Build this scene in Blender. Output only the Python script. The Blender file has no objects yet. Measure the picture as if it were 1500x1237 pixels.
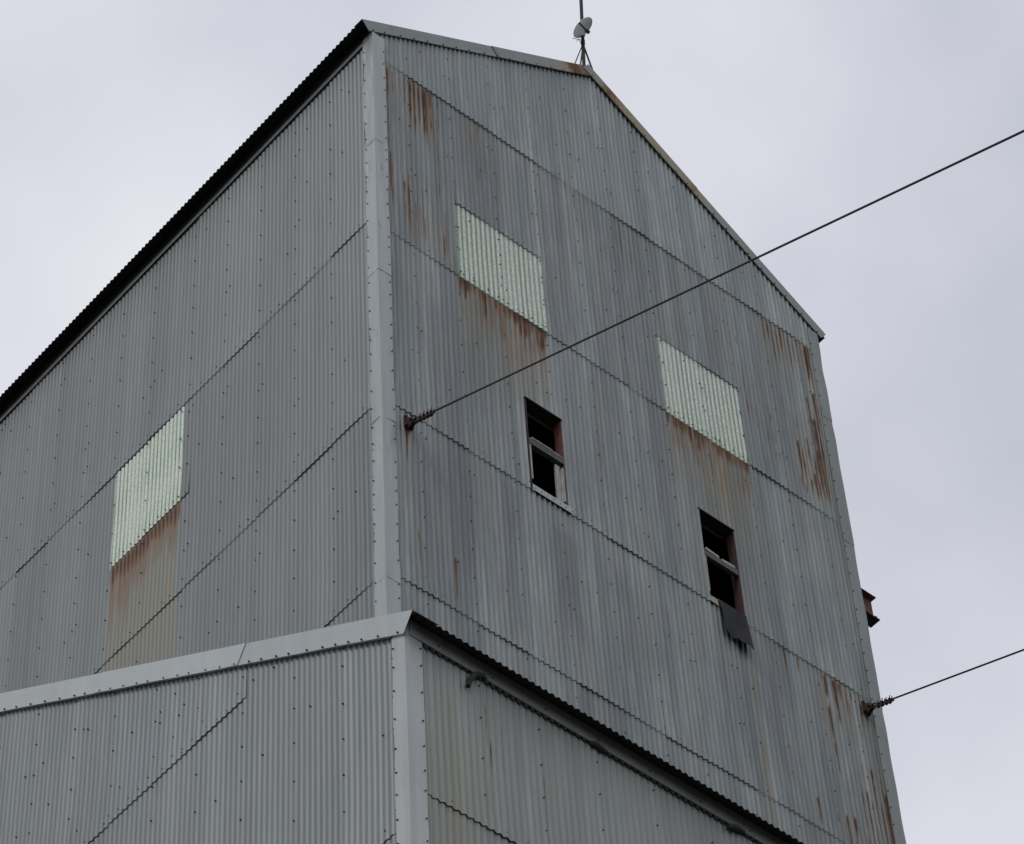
import bpy, math, random
import numpy as np
from mathutils import Vector, Matrix
R = math.radians
scene = bpy.context.scene
col = scene.collection

# ------------------------------------------------------------------ camera
cam_d = bpy.data.cameras.new('camera')
cam = bpy.data.objects.new('camera', cam_d)
col.objects.link(cam)
cam.location = (-16.386, -19.278, 1.70)
cam.rotation_mode = 'XYZ'
cam.rotation_euler = (2.45508693, 0.04343864, -0.70709058)
cam_d.sensor_width = 36.0
cam_d.lens = 129.117
cam_d.clip_end = 3000
scene.camera = cam

# ------------------------------------------------------------------ light
SUN_EL, SUN_AZ = 44.0, 258.0          # azimuth measured from +Y towards +X
sd = Vector((math.sin(R(SUN_AZ))*math.cos(R(SUN_EL)), math.cos(R(SUN_AZ))*math.cos(R(SUN_EL)), math.sin(R(SUN_EL))))
sun_d = bpy.data.lights.new('sun', 'SUN')
sun_d.energy = 0.85
sun_d.angle = R(14)
sun_d.color = (1.0, 0.985, 0.96)
sun = bpy.data.objects.new('sun', sun_d)
col.objects.link(sun)
sun.location = (-30, -30, 60)
sun.rotation_euler = sd.to_track_quat('Z', 'Y').to_euler()

world = bpy.data.worlds.new('World')
scene.world = world
world.use_nodes = True
nt = world.node_tree
nt.nodes.clear()
N = nt.nodes.new
L = nt.links.new
out = N('ShaderNodeOutputWorld')
bg_sky = N('ShaderNodeBackground'); bg_sky.inputs['Strength'].default_value = 0.08
sky = N('ShaderNodeTexSky'); sky.sky_type = 'NISHITA'; sky.sun_disc = False
sky.sun_elevation = R(SUN_EL); sky.sun_rotation = R(SUN_AZ)
sky.dust_density = 3.0
L(sky.outputs[0], bg_sky.inputs['Color'])
bg_cl = N('ShaderNodeBackground'); bg_cl.inputs['Strength'].default_value = 1.0
tc = N('ShaderNodeTexCoord')
n1 = N('ShaderNodeTexNoise'); n1.inputs['Scale'].default_value = 5.0; n1.inputs['Detail'].default_value = 4.0
n1.inputs['Roughness'].default_value = 0.45
L(tc.outputs['Generated'], n1.inputs['Vector'])
cr = N('ShaderNodeValToRGB')
cr.color_ramp.elements[0].position = 0.36; cr.color_ramp.elements[0].color = (0.545, 0.566, 0.645, 1)
cr.color_ramp.elements[1].position = 0.66; cr.color_ramp.elements[1].color = (0.830, 0.838, 0.895, 1)
L(n1.outputs['Fac'], cr.inputs['Fac'])
L(cr.outputs['Color'], bg_cl.inputs['Color'])
mx = N('ShaderNodeMixShader'); mx.inputs[0].default_value = 0.93
L(bg_sky.outputs[0], mx.inputs[1]); L(bg_cl.outputs[0], mx.inputs[2])
L(mx.outputs[0], out.inputs['Surface'])

scene.view_settings.view_transform = 'Standard'
scene.view_settings.look = 'None'
scene.view_settings.exposure = 0.06
scene.view_settings.gamma = 1.0

# ------------------------------------------------------------------ materials
def new_mat(name):
    m = bpy.data.materials.new(name); m.use_nodes = True
    t = m.node_tree
    b = t.nodes['Principled BSDF']
    return m, t, b

def mixc(t, fac, a, b_, mode='MIX'):
    n = t.nodes.new('ShaderNodeMix'); n.data_type = 'RGBA'; n.blend_type = mode
    for sock, v in ((n.inputs[0], fac), (n.inputs[6], a), (n.inputs[7], b_)):
        if isinstance(v, (int, float)): sock.default_value = v
        elif isinstance(v, tuple): sock.default_value = (*v, 1)
        else: t.links.new(v, sock)
    return n.outputs[2]

def ramp(t, src, p0, p1, v0=0.0, v1=1.0):
    n = t.nodes.new('ShaderNodeMapRange'); n.clamp = True
    n.inputs[1].default_value = p0; n.inputs[2].default_value = p1
    n.inputs[3].default_value = v0; n.inputs[4].default_value = v1
    t.links.new(src, n.inputs[0]); return n.outputs[0]

def noise(t, sc, scale=1.0, detail=3.0, rough=0.5, off=(0, 0, 0)):
    c = t.nodes.new('ShaderNodeTexCoord'); mp = t.nodes.new('ShaderNodeMapping')
    mp.inputs['Scale'].default_value = sc; mp.inputs['Location'].default_value = off
    t.links.new(c.outputs['Object'], mp.inputs['Vector'])
    n = t.nodes.new('ShaderNodeTexNoise'); n.inputs['Scale'].default_value = scale
    n.inputs['Detail'].default_value = detail; n.inputs['Roughness'].default_value = rough
    t.links.new(mp.outputs[0], n.inputs['Vector'])
    return n.outputs['Fac']

def math_(t, op, a, b_):
    n = t.nodes.new('ShaderNodeMath'); n.operation = op; n.use_clamp = False
    for s, v in ((n.inputs[0], a), (n.inputs[1], b_)):
        if isinstance(v, (int, float)): s.default_value = v
        else: t.links.new(v, s)
    return n.outputs[0]

def galv(name, dark, mid, light, contrast=1.0, rough=0.5, metal=0.25, stain=True, spangle=0.0, warm=0.0, tan=((0.215, 0.200, 0.130), (0.260, 0.168, 0.090)), gain=1.0):
    m, t, b = new_mat(name)
    dark, mid, light = [(c_[0]*1.08*gain, c_[1]*1.08*gain, c_[2]*1.065*gain) for c_ in (dark, mid, light)]
    wide = noise(t, (1.7, 1.7, 0.10), 1.0, 3.0, 0.55)
    fine = noise(t, (9.0, 9.0, 0.22), 1.0, 4.0, 0.6, (3.1, 7.7, 1.3))
    tiny = noise(t, (34.0, 34.0, 1.6), 1.0, 3.0, 0.6, (9.1, 2.2, 4.3))
    grain = noise(t, (60, 60, 60), 1.0, 2.0, 0.6)
    s = math_(t, 'ADD', math_(t, 'MULTIPLY', wide, 0.32), math_(t, 'MULTIPLY', fine, 0.38))
    s = math_(t, 'ADD', s, math_(t, 'MULTIPLY', tiny, 0.30))
    blot = noise(t, (1.3, 1.3, 0.42), 1.0, 5.0, 0.65, (4, 6, 2))
    s = math_(t, 'ADD', s, math_(t, 'MULTIPLY', math_(t, 'SUBTRACT', blot, 0.5), 0.35))
    half = 0.15 / contrast
    f = ramp(t, s, 0.5 - half, 0.5 + half)
    c = mixc(t, ramp(t, f, 0.0, 0.5), dark, mid)
    c = mixc(t, ramp(t, f, 0.5, 1.0), c, light)
    # slow hue drift between bluish and brownish oxide
    hue = noise(t, (3.3, 3.3, 0.35), 1.0, 3.0, 0.6, (5, 1, 8))
    c = mixc(t, ramp(t, hue, 0.52, 0.72, 0.0, 0.30 + warm), c, (mid[0]*1.03, mid[1]*0.95, mid[2]*0.88))
    c = mixc(t, ramp(t, grain, 0.35, 0.65, 0.0, 0.14 + spangle), c, light)
    if stain:
        a = t.nodes.new('ShaderNodeAttribute'); a.attribute_name = 'stain'
        sp = t.nodes.new('ShaderNodeSeparateColor'); t.links.new(a.outputs['Color'], sp.inputs[0])
        rust, tan_, tint = sp.outputs[0], sp.outputs[1], sp.outputs[2]
        c = mixc(t, 1.0, c, mixc(t, tint, (0.82, 0.825, 0.83), (1.16, 1.16, 1.155)), 'MULTIPLY')
        brk = noise(t, (26, 26, 2.2), 1.0, 4.0, 0.65, (1, 2, 3))
        tanf = math_(t, 'MULTIPLY', tan_, ramp(t, brk, 0.25, 0.70, 0.55, 1.1))
        hue2 = noise(t, (7, 7, 0.8), 1.0, 2.0, 0.5, (8, 3, 2))
        tc_ = mixc(t, ramp(t, math_(t, 'ADD', hue2, math_(t, 'MULTIPLY', rust, 0.5)), 0.50, 0.80), tan[0], tan[1])
        c = mixc(t, ramp(t, tanf, 0.0, 1.0), c, tc_)
        rf = math_(t, 'ADD', rust, math_(t, 'MULTIPLY', math_(t, 'SUBTRACT', brk, 0.5), 0.9))
        rf = math_(t, 'MULTIPLY', ramp(t, rf, 0.12, 0.62), ramp(t, rust, 0.02, 0.12))
        rc = mixc(t, ramp(t, math_(t, 'ADD', rust, math_(t, 'MULTIPLY', math_(t, 'SUBTRACT', brk, 0.5), 0.8)), 0.50, 0.95), (0.205, 0.105, 0.049), (0.070, 0.035, 0.023))
        c = mixc(t, rf, c, rc)
        # dark patches and wet streaks carried in alpha
        c = mixc(t, ramp(t, a.outputs['Alpha'], 0.0, 1.0), c, (0.035, 0.035, 0.035))
        rg = mixc(t, rf, (rough,)*3, (0.9,)*3)
        t.links.new(rg, b.inputs['Roughness'])
        mt = math_(t, 'MULTIPLY', math_(t, 'SUBTRACT', 1.0, rf), metal)
        t.links.new(mt, b.inputs['Metallic'])
    else:
        b.inputs['Roughness'].default_value = rough
        b.inputs['Metallic'].default_value = metal
    t.links.new(c, b.inputs['Base Color'])
    bp = t.nodes.new('ShaderNodeBump'); bp.inputs['Strength'].default_value = 0.12; bp.inputs['Distance'].default_value = 0.004
    t.links.new(noise(t, (7, 7, 2.5), 1.0, 4.0, 0.6, (2, 9, 4)), bp.inputs['Height'])
    t.links.new(bp.outputs[0], b.inputs['Normal'])
    return m

def plain(name, c, rough=0.6, metal=0.0, var=0.25, sc=(12, 12, 12)):
    m, t, b = new_mat(name)
    n = noise(t, sc, 1.0, 4.0, 0.6)
    k = tuple(x*(1-var) for x in c); l = tuple(min(1, x*(1+var)) for x in c)
    t.links.new(mixc(t, ramp(t, n, 0.3, 0.7), k, l), b.inputs['Base Color'])
    b.inputs['Roughness'].default_value = rough
    b.inputs['Metallic'].default_value = metal
    return m

M = {}
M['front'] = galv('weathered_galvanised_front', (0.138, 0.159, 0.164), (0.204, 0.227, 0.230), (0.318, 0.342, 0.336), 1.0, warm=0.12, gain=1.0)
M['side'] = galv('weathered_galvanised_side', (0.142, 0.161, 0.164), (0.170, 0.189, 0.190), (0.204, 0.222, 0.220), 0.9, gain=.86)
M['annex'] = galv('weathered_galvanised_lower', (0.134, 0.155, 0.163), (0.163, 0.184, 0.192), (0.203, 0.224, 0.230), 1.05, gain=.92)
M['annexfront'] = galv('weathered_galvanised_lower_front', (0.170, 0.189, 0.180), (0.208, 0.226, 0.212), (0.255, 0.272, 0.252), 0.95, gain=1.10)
M['trim'] = galv('galvanised_trim', (0.265, 0.297, 0.304), (0.31, 0.342, 0.347), (0.365, 0.395, 0.395), 0.8, rough=0.42, metal=0.35, spangle=0.12)
M['newtrim'] = galv('spangled_trim', (0.315, 0.342, 0.346), (0.365, 0.392, 0.392), (0.425, 0.45, 0.446), 0.7, rough=0.40, metal=0.35, spangle=0.25)
M['rake'] = galv('dull_rake_trim', (0.150, 0.176, 0.176), (0.180, 0.206, 0.203), (0.22, 0.243, 0.236), 0.8, rough=0.5, metal=0.2, tan=((0.270, 0.215, 0.110), (0.290, 0.190, 0.085)))
M['trimplain'] = galv('plain_flashing', (0.26, 0.29, 0.295), (0.32, 0.35, 0.35), (0.38, 0.40, 0.395), 0.8, stain=False)
M['band'] = galv('dull_eave_band', (0.16, 0.17, 0.165), (0.20, 0.21, 0.205), (0.25, 0.26, 0.25), 0.8, stain=False)
M['roof'] = plain('dark_roof_sheet', (0.022, 0.022, 0.020), 0.85, 0.0, 0.35)
M['screw'] = plain('screw_washer', (0.036, 0.032, 0.030), 0.7, 0.0, 0.3)
M['redsteel'] = plain('red_oxide_steel', (0.120, 0.040, 0.030), 0.8, 0.0, 0.45, (6, 6, 6))
M['darksteel'] = plain('dark_steel', (0.011, 0.010, 0.011), 0.7, 0.2, 0.4)
M['rustiron'] = plain('rusty_iron', (0.060, 0.036, 0.028), 0.85, 0.1, 0.5, (30, 30, 30))
M['cable'] = plain('steel_cable', (0.006, 0.006, 0.007), 0.6, 0.3, 0.3)
M['board'] = plain('weathered_white_board', (0.33, 0.33, 0.30), 0.8, 0.0, 0.40, (20, 20, 4))
M['bar'] = plain('grey_bar', (0.070, 0.073, 0.076), 0.7, 0.1, 0.35, (14, 14, 14))
M['darkred'] = plain('dark_red_frame', (0.045, 0.017, 0.014), 0.85, 0.0, 0.4, (6, 6, 6))
M['inside'] = plain('dark_interior', (0.012, 0.011, 0.010), 0.95, 0.0, 0.3)
M['flap'] = plain('dark_flap', (0.015, 0.0155, 0.017), 0.95, 0.0, 0.35, (18, 18, 6))
M['foam'] = plain('dark_closure_foam', (0.030, 0.031, 0.031), 0.95, 0.0, 0.5, (40, 40, 40))
M['dish'] = plain('dish_grey', (0.86, 0.87, 0.88), 0.55, 0.0, 0.06)
M['concrete'] = plain('concrete', (0.28, 0.27, 0.25), 0.9, 0.0, 0.2, (3, 3, 3))

def fibreglass():
    m, t, b = new_mat('pale_fibreglass')
    f1 = noise(t, (11, 11, 0.6), 1.0, 3.0, 0.6)
    f2 = noise(t, (46, 46, 26), 1.0, 4.0, 0.8)
    c = mixc(t, ramp(t, f1, 0.42, 0.62), (0.64, 0.715, 0.605), (0.72, 0.745, 0.695))
    c = mixc(t, ramp(t, f2, 0.42, 0.60, 0.0, 0.85), c, (0.42, 0.450, 0.405))
    a = t.nodes.new('ShaderNodeAttribute'); a.attribute_name = 'stain'
    sp = t.nodes.new('ShaderNodeSeparateColor'); t.links.new(a.outputs['Color'], sp.inputs[0])
    c = mixc(t, sp.outputs[1], c, (0.085, 0.215, 0.10))
    t.links.new(c, b.inputs['Base Color'])
    b.inputs['Roughness'].default_value = 0.55
    return m
M['fibre'] = fibreglass()

m, t, b = new_mat('gravel_ground')
g1 = noise(t, (0.15, 0.15, 0.15), 1.0, 6.0, 0.6); g2 = noise(t, (14, 14, 14), 1.0, 4.0, 0.7)
c = mixc(t, ramp(t, g1, 0.35, 0.65), (0.085, 0.085, 0.070), (0.14, 0.13, 0.11))
c = mixc(t, ramp(t, g2, 0.3, 0.7, 0, 0.6), c, (0.055, 0.052, 0.048))
t.links.new(c, b.inputs['Base Color']); b.inputs['Roughness'].default_value = 0.95
M['ground'] = m

# ------------------------------------------------------------------ mesh helpers
def link(name, me, mats, parent=None):
    o = bpy.data.objects.new(name, me); col.objects.link(o)
    for mm in (mats if isinstance(mats, (list, tuple)) else [mats]): me.materials.append(mm)
    if parent is not None: o.parent = parent
    return o

def tag(o, label=None, cat=None, group=None, kind=None):
    if label: o['label'] = label
    if cat: o['category'] = cat
    if group: o['group'] = group
    if kind: o['kind'] = kind
    return o

def empty(name):
    o = bpy.data.objects.new(name, None); col.objects.link(o); o.empty_display_size = 0.5
    return o

class MB:
    def __init__(s): s.v = []; s.f = []; s.m = []; s.sm = []
    def add(s, vs, fs, mi=0, smooth=False):
        n = len(s.v); s.v += [tuple(x) for x in vs]
        for f in fs: s.f.append(tuple(i+n for i in f)); s.m.append(mi); s.sm.append(smooth)
    def box(s, a, b_, mi=0, mat=None):
        (x0, y0, z0), (x1, y1, z1) = a, b_
        vs = [Vector(p) for p in ((x0,y0,z0),(x1,y0,z0),(x1,y1,z0),(x0,y1,z0),(x0,y0,z1),(x1,y0,z1),(x1,y1,z1),(x0,y1,z1))]
        if mat: vs = [mat @ p for p in vs]
        s.add(vs, [(0,3,2,1),(4,5,6,7),(0,1,5,4),(1,2,6,5),(2,3,7,6),(3,0,4,7)], mi)
    def tube(s, pts, r, seg=8, mi=0, cap=True):
        pts = [Vector(p) for p in pts]; rs = r if isinstance(r, (list, tuple)) else [r]*len(pts)
        rings = []; up = None
        for i, p in enumerate(pts):
            d = (pts[min(i+1, len(pts)-1)] - pts[max(i-1, 0)]).normalized()
            if up is None: up = Vector((0, 0, 1)) if abs(d.z) < 0.9 else Vector((1, 0, 0))
            sx = d.cross(up).normalized(); up = sx.cross(d).normalized()
            rings.append([p + (sx*math.cos(2*math.pi*k/seg) + up*math.sin(2*math.pi*k/seg))*rs[i] for k in range(seg)])
        vs = [q for rg in rings for q in rg]; fs = []
        for i in range(len(pts)-1):
            for k in range(seg):
                a = i*seg+k; b_ = i*seg+(k+1) % seg
                fs.append((a, b_, b_+seg, a+seg))
        s.add(vs, fs, mi, True)
        if cap: s.add(rings[0], [tuple(range(seg))[::-1]], mi); s.add(rings[-1], [tuple(range(seg))], mi)
    def build(s, name, mats, parent=None):
        me = bpy.data.meshes.new(name); me.from_pydata(s.v, [], s.f)
        me.polygons.foreach_set('material_index', s.m); me.polygons.foreach_set('use_smooth', s.sm)
        me.update()
        return link(name, me, mats, parent)

rng = np.random.default_rng(11)
_tab = rng.random(8192)
def n1d(x, seed=0):
    x = np.asarray(x, float) + seed*37.13
    i = np.floor(x).astype(int); f = x - i; f = f*f*(3-2*f)
    return _tab[i % 8192]*(1-f) + _tab[(i+1) % 8192]*f
_tab2 = rng.random((256, 256))
def n2d(x, y, seed=0):
    x = np.asarray(x, float)+seed*17.7; y = np.asarray(y, float)+seed*5.3
    x, y = np.broadcast_arrays(x, y)
    i = np.floor(x).astype(int); j = np.floor(y).astype(int)
    fx = x-i; fy = y-j; fx = fx*fx*(3-2*fx); fy = fy*fy*(3-2*fy)
    g = lambda a, b_: _tab2[a % 256, b_ % 256]
    return (g(i, j)*(1-fx)+g(i+1, j)*fx)*(1-fy) + (g(i, j+1)*(1-fx)+g(i+1, j+1)*fx)*fy
def sstep(x, a, b_):
    t_ = np.clip((x-a)/(b_-a), 0, 1); return t_*t_*(3-2*t_)

PITCH = 0.0762
AMP = 0.0085

class Wall:
    """corrugated cladding; pos(u, w, z) turns wall coordinates into the world"""
    def __init__(s, pos, stain, seg=8, dz=0.06, fine_from=-1e9):
        s.pos = pos; s.stain = stain; s.seg = seg; s.dz = dz; s.fine = fine_from
        s.V = []; s.F = []; s.C = []; s.n = 0; s.mi = []; s.sm = []; s.corners = []; s.amp = AMP
    def grid(s, u, z, w, tint, mi=0):
        nr, nc = z.shape
        U = np.broadcast_to(u, (nr, nc))
        V = s.pos(U, w, z)
        C = s.stain(U, z, tint)
        idx = np.arange(nr*nc).reshape(nr, nc) + s.n
        F = np.stack([idx[:-1, :-1], idx[:-1, 1:], idx[1:, 1:], idx[1:, :-1]], -1).reshape(-1, 4)
        s.V.append(V.reshape(-1, 3)); s.C.append(C.reshape(-1, 4)); s.F.append(F); s.n += nr*nc
        s.mi.append(np.full(len(F), mi)); s.sm.append(np.ones(len(F), bool))
    def sheet(s, u0, u1, zb, zt, proud=0.010, base=0.0, seed=0, tint=None, lap=0.5, wave=1.0):
        u1e = u1 + lap*PITCH
        nc = max(2, int(round((u1e-u0)/PITCH*s.seg))+1)
        u = np.linspace(u0, u1e, nc)
        fb = zb(u) if callable(zb) else np.full(nc, float(zb))
        ft = zt(u) if callable(zt) else np.full(nc, float(zt))
        ft = np.maximum(ft, fb+0.001)
        hmax = float(np.max(ft-fb))
        dz = s.dz if float(np.max(ft)) > s.fine else 1.5
        nr = max(2, int(math.ceil(hmax/dz))+1)
        q = np.linspace(0, 1, nr)[:, None]
        # ragged lower edge where the sheets were not cut or hung quite level
        rag = (n1d(np.array([u0*3.7]), 5+seed)[0]-0.5)*0.018*wave
        z = (fb+rag)[None, :]*(1-q) + ft[None, :]*q
        w = s.amp*np.cos(2*np.pi*u/PITCH)[None, :] + base
        near = np.clip(1-(z-fb[None, :])/0.9, 0, 1)
        gap = proud*(0.62+1.0*n1d(u*1.9, seed+3))[None, :]
        for e in s.corners: gap = gap*(0.35+0.65*sstep(np.abs(u-e), .08, .45))[None, :]
        w = w + gap*near**1.5 + 0.0042*((u-u0)/(u1e-u0))[None, :]
        w = w + 0.009*(n2d(u[None, :]*1.1, z*0.55, seed % 7)-0.5)
        if tint is None: tint = n1d(np.array([u0*9.1+seed*3.3]), 9)[0]
        s.grid(u, z, np.broadcast_to(w, z.shape), tint)
    def screw(s, u, z, w=0.010, r=0.0125, mi=1):
        r *= .68 + .18*float(n1d(np.array([u*31.0+z*17.0]), 4)[0])
        k = np.arange(6)*math.pi/3 + u*13
        uu = np.concatenate([u+r*np.cos(k), u+r*0.75*np.cos(k)]); zz = np.concatenate([z+r*np.sin(k), z+r*0.75*np.sin(k)])
        ww = np.concatenate([np.full(6, w-0.006), np.full(6, w+0.011)])
        V = s.pos(uu, ww, zz)
        i = np.arange(6); F = np.stack([i, (i+1) % 6, (i+1) % 6+6, i+6], -1)
        F2 = np.array([[6, 7, 8, 9], [9, 10, 11, 6]])
        F = np.concatenate([F, F2]) + s.n
        s.V.append(V); s.C.append(np.tile([0, 0, .5, 0], (12, 1))); s.F.append(F); s.n += 12
        s.mi.append(np.full(8, mi)); s.sm.append(np.zeros(8, bool))
    def build(s, name, mats, parent):
        V = np.concatenate(s.V); F = np.concatenate(s.F); C = np.concatenate(s.C)
        me = bpy.data.meshes.new(name)
        me.vertices.add(len(V)); me.vertices.foreach_set('co', V.astype(np.float32).ravel())
        me.loops.add(len(F)*4); me.loops.foreach_set('vertex_index', F.astype(np.int32).ravel())
        me.polygons.add(len(F)); me.polygons.foreach_set('loop_start', (np.arange(len(F))*4).astype(np.int32))
        me.polygons.foreach_set('loop_total', np.full(len(F), 4, np.int32))
        me.polygons.foreach_set('material_index', np.concatenate(s.mi).astype(np.int32))
        me.polygons.foreach_set('use_smooth', np.concatenate(s.sm))
        me.update(calc_edges=True)
        a = me.color_attributes.new('stain', 'FLOAT_COLOR', 'POINT')
        a.data.foreach_set('color', C.astype(np.float32).ravel())
        return link(name, me, mats, parent)

def pack(rust, tan_, tint, dark):
    sh = np.broadcast(rust, tan_, tint, dark).shape
    o = np.zeros(sh+(4,)); o[..., 0] = rust; o[..., 1] = tan_; o[..., 2] = tint; o[..., 3] = dark
    return np.clip(o, 0, 1)
def nostain(U, z, tint): return pack(np.zeros(U.shape), 0, tint, 0)

def streak(U, z, u, hw, zt, zb, k=1.0, seed=0, top=0.03):
    """one rust run: starts at zt, thins out by zb"""
    q = np.clip((zt-z)/(zt-zb), 0, 1)
    wob = hw*(1.0-0.55*q)*(0.6+0.8*n2d(z*9, u*3+seed, 1))
    p = np.exp(-((U-u)/np.maximum(wob*1.3, 1e-4))**2)
    f = sstep(zt-z, -0.01, top)*(1-sstep(q, 0.55, 1.0))
    br = 0.68+0.50*n2d(z*6.0, u*11+seed, 2)
    return 1.15*k*p*f*br

# ------------------------------------------------------------------ stains on the tower's gable wall
SK1 = (1.222, 2.608, 36.262, 37.765); SK2 = (4.530, 5.903, 36.250, 37.765)
RUNS = [ # u, half width, z top, z bottom, strength
 (0.215, .008, 39.70, 36.3, .60), (0.295, .006, 39.72, 38.3, .50), (0.375, .006, 39.2, 36.9, .40),
 (0.586, .011, 39.79, 38.55, 1.0), (0.655, .010, 39.75, 38.45, .9), (0.728, .012, 39.76, 38.7, .8), (0.80, .020, 39.77, 38.6, 1.0),
 (0.83, .010, 39.77, 38.3, 1.0), (0.905, .009, 39.75, 38.6, .9), (0.985, .006, 39.3, 36.4, .65),
 (0.44, .007, 37.5, 36.27, .7), (0.51, .007, 37.7, 36.27, .7), (0.60, .006, 37.2, 36.27, .5), (0.67, .006, 37.4, 36.27, .5), (0.745, .006, 37.0, 36.27, .5), (1.06, .007, 37.4, 36.27, .65),
 (0.23, .008, 37.9, 36.27, .8), (1.56, .006, 39.7, 39.0, .5), (1.667, .009, 39.8, 39.2, .75), (1.755, .007, 39.6, 38.4, .5), (1.60, .006, 39.5, 38.9, .4),
 (3.135, .012, 39.83, 39.45, 1.1), (3.145, .006, 39.6, 38.7, .6), (3.27, .008, 39.76, 39.2, .45), (4.05, .008, 39.78, 38.9, .6), (4.075, .008, 39.78, 38.8, .65), (4.222, .009, 39.76, 38.7, .75),
 (4.215, .005, 38.8, 37.0, .35), (3.40, .004, 39.2, 37.0, .3), (5.573, .007, 41.5, 39.85, .45), (5.18, .006, 39.7, 38.2, .35), (5.00, .005, 39.4, 38.0, .3),
 (6.735, .012, 39.78, 38.9, .95), (6.68, .008, 39.78, 39.3, .7), (6.725, .006, 39.0, 36.3, .65), (6.90, .008, 39.76, 39.2, .5),
 (7.02, .008, 39.77, 39.0, .7), (7.105, .011, 39.77, 38.9, .95), (7.18, .009, 39.76, 39.0, .75), (7.26, .010, 39.74, 38.9, .8), (7.36, .030, 39.80, 38.9, 1.1), (7.41, .022, 39.80, 38.6, 1.2),
 (6.05, .010, 38.3, 37.0, .75), (6.10, .006, 38.0, 36.9, .55), (6.28, .007, 38.2, 37.0, .55), (6.35, .005, 38.0, 36.8, .4), (6.45, .004, 38.5, 37.2, .3),
 (6.94, .006, 38.0, 36.6, .6), (7.02, .008, 37.6, 36.45, .7), (7.09, .014, 37.65, 36.9, 1.0), (7.09, .010, 37.2, 36.45, .8), (7.165, .009, 37.4, 36.4, .7),
 (7.24, .013, 38.6, 36.36, 1.05), (7.315, .020, 38.2, 36.32, 1.25), (7.375, .010, 38.8, 36.6, .9), (7.43, .008, 38.9, 37.2, .7), (7.20, .012, 36.9, 36.4, .9), (6.86, .012, 36.75, 36.45, .9), (6.93, .012, 36.65, 36.4, .7),
 (5.875, .008, 33.0, 32.75, .7), (6.025, .010, 33.02, 32.7, .8), (6.06, .009, 32.98, 32.6, .9), (6.11, .008, 32.95, 32.8, .6), (6.25, .012, 33.0, 32.72, .9),
 (6.63, .012, 33.03, 32.8, .8), (6.70, .021, 33.03, 32.55, 1.2), (6.705, .015, 32.5, 31.75, 1.15), (6.705, .013, 31.9, 31.2, 1.0), (6.79, .010, 33.0, 32.5, .8),
 (6.855, .018, 33.0, 32.15, 1.2), (6.93, .010, 33.0, 32.6, .8), (7.01, .007, 32.9, 32.45, .55), (7.07, .006, 32.8, 32.3, .5), (7.26, .012, 33.02, 32.6, 1.0), (7.34, .014, 33.0, 32.5, 1.0), (7.42, .012, 33.0, 32.4, .9),
 (7.10, .008, 32.3, 31.9, .6), (7.12, .008, 31.8, 31.5, .6), (6.80, .010, 31.35, 31.1, .8), (6.80, .008, 30.9, 30.5, .7), (6.84, .010, 30.75, 30.3, .8),
 (6.245, .011, 30.70, 30.24, 1.25), (7.27, .013, 31.8, 30.3, 1.2), (7.34, .010, 31.2, 30.2, .95), (7.40, .012, 31.7, 30.1, 1.0), (7.45, .010, 31.5, 30.0, 1.0), (6.70, .012, 30.7, 30.0, .9), (7.2, .009, 30.8, 30.0, .8),
 (0.972, .008, 31.05, 30.24, .9), (0.458, .007, 31.15, 30.4, .7), (0.545, .006, 31.0, 30.3, .5), (0.25, .007, 33.02, 31.0, .7), (0.305, .006, 33.02, 32.75, .8), (0.345, .010, 32.70, 32.1, .9),
]
rr = random.Random(5)
for a0, a1, z0, _ in (SK1, SK2):      # heavy runs off the lower edge of each fibreglass panel
    x = a0+0.02
    while x < a1-0.01:
        kk = .35+1.0*float(n1d(np.array([x*4.1]), 12)[0])
        RUNS.append((x, rr.uniform(.006, .016), z0+0.02, z0-rr.uniform(.14, .75)*kk, rr.uniform(.7, 1.3)*min(1, kk+.2)))
        x += rr.uniform(.020, .060)
for k in range(11):                    # rust follows the grooves on the weather corner
    u = (86.5+k)*PITCH + rr.uniform(-.008, .008)
    RUNS.append((u, .009, 39.8, 39.8-rr.uniform(.35, 1.2), rr.uniform(.5, .95)))
    if k > 3: RUNS.append((u+.01, rr.uniform(.006, .011), 36.3+rr.uniform(.5, 1.6), 36.3+rr.uniform(0, .25), rr.uniform(.5, 1.0)))
    RUNS.append((u, .008, 33.03, 33.03-rr.uniform(.2, .8), rr.uniform(.3, .8)))
    if k > 4: RUNS.append((u, .009, 30.3+rr.uniform(.3, 1.4), 29.9, rr.uniform(.4, .9)))
for k in range(12):
    u = (2.5+k)*PITCH + rr.uniform(-.008, .008)
    RUNS.append((u, .007, 39.75, 39.75-rr.uniform(.2, 1.4), rr.uniform(.25, .6)))
    RUNS.append((u, .007, 36.3+rr.uniform(.4, 1.8), 36.26, rr.uniform(.3, .7)))
for i in range(24):                    # stray specks on the worst course
    RUNS.append((rr.uniform(5.95, 7.4), .006, (zz := rr.uniform(36.7, 39.2)), zz-rr.uniform(.12, .4), rr.uniform(.4, .7)))
for i in range(22):
    RUNS.append((rr.uniform(6.5, 7.44), .006, (zz := rr.uniform(30.3, 32.9)), zz-rr.uniform(.10, .35), rr.uniform(.4, .75)))

def ribs(U, z, tint, k, seed=0):
    a = n2d(U/PITCH*1.0+.5, z*.28, 3+seed)-.5; b_ = n2d(U/PITCH*.45, z*.20, 5+seed)-.5; c_ = n2d(U/PITCH*2.3, z*.5, 6+seed)-.5
    return np.clip(tint + k*(.55*a+.75*b_+.30*c_), 0, 1)

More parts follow.
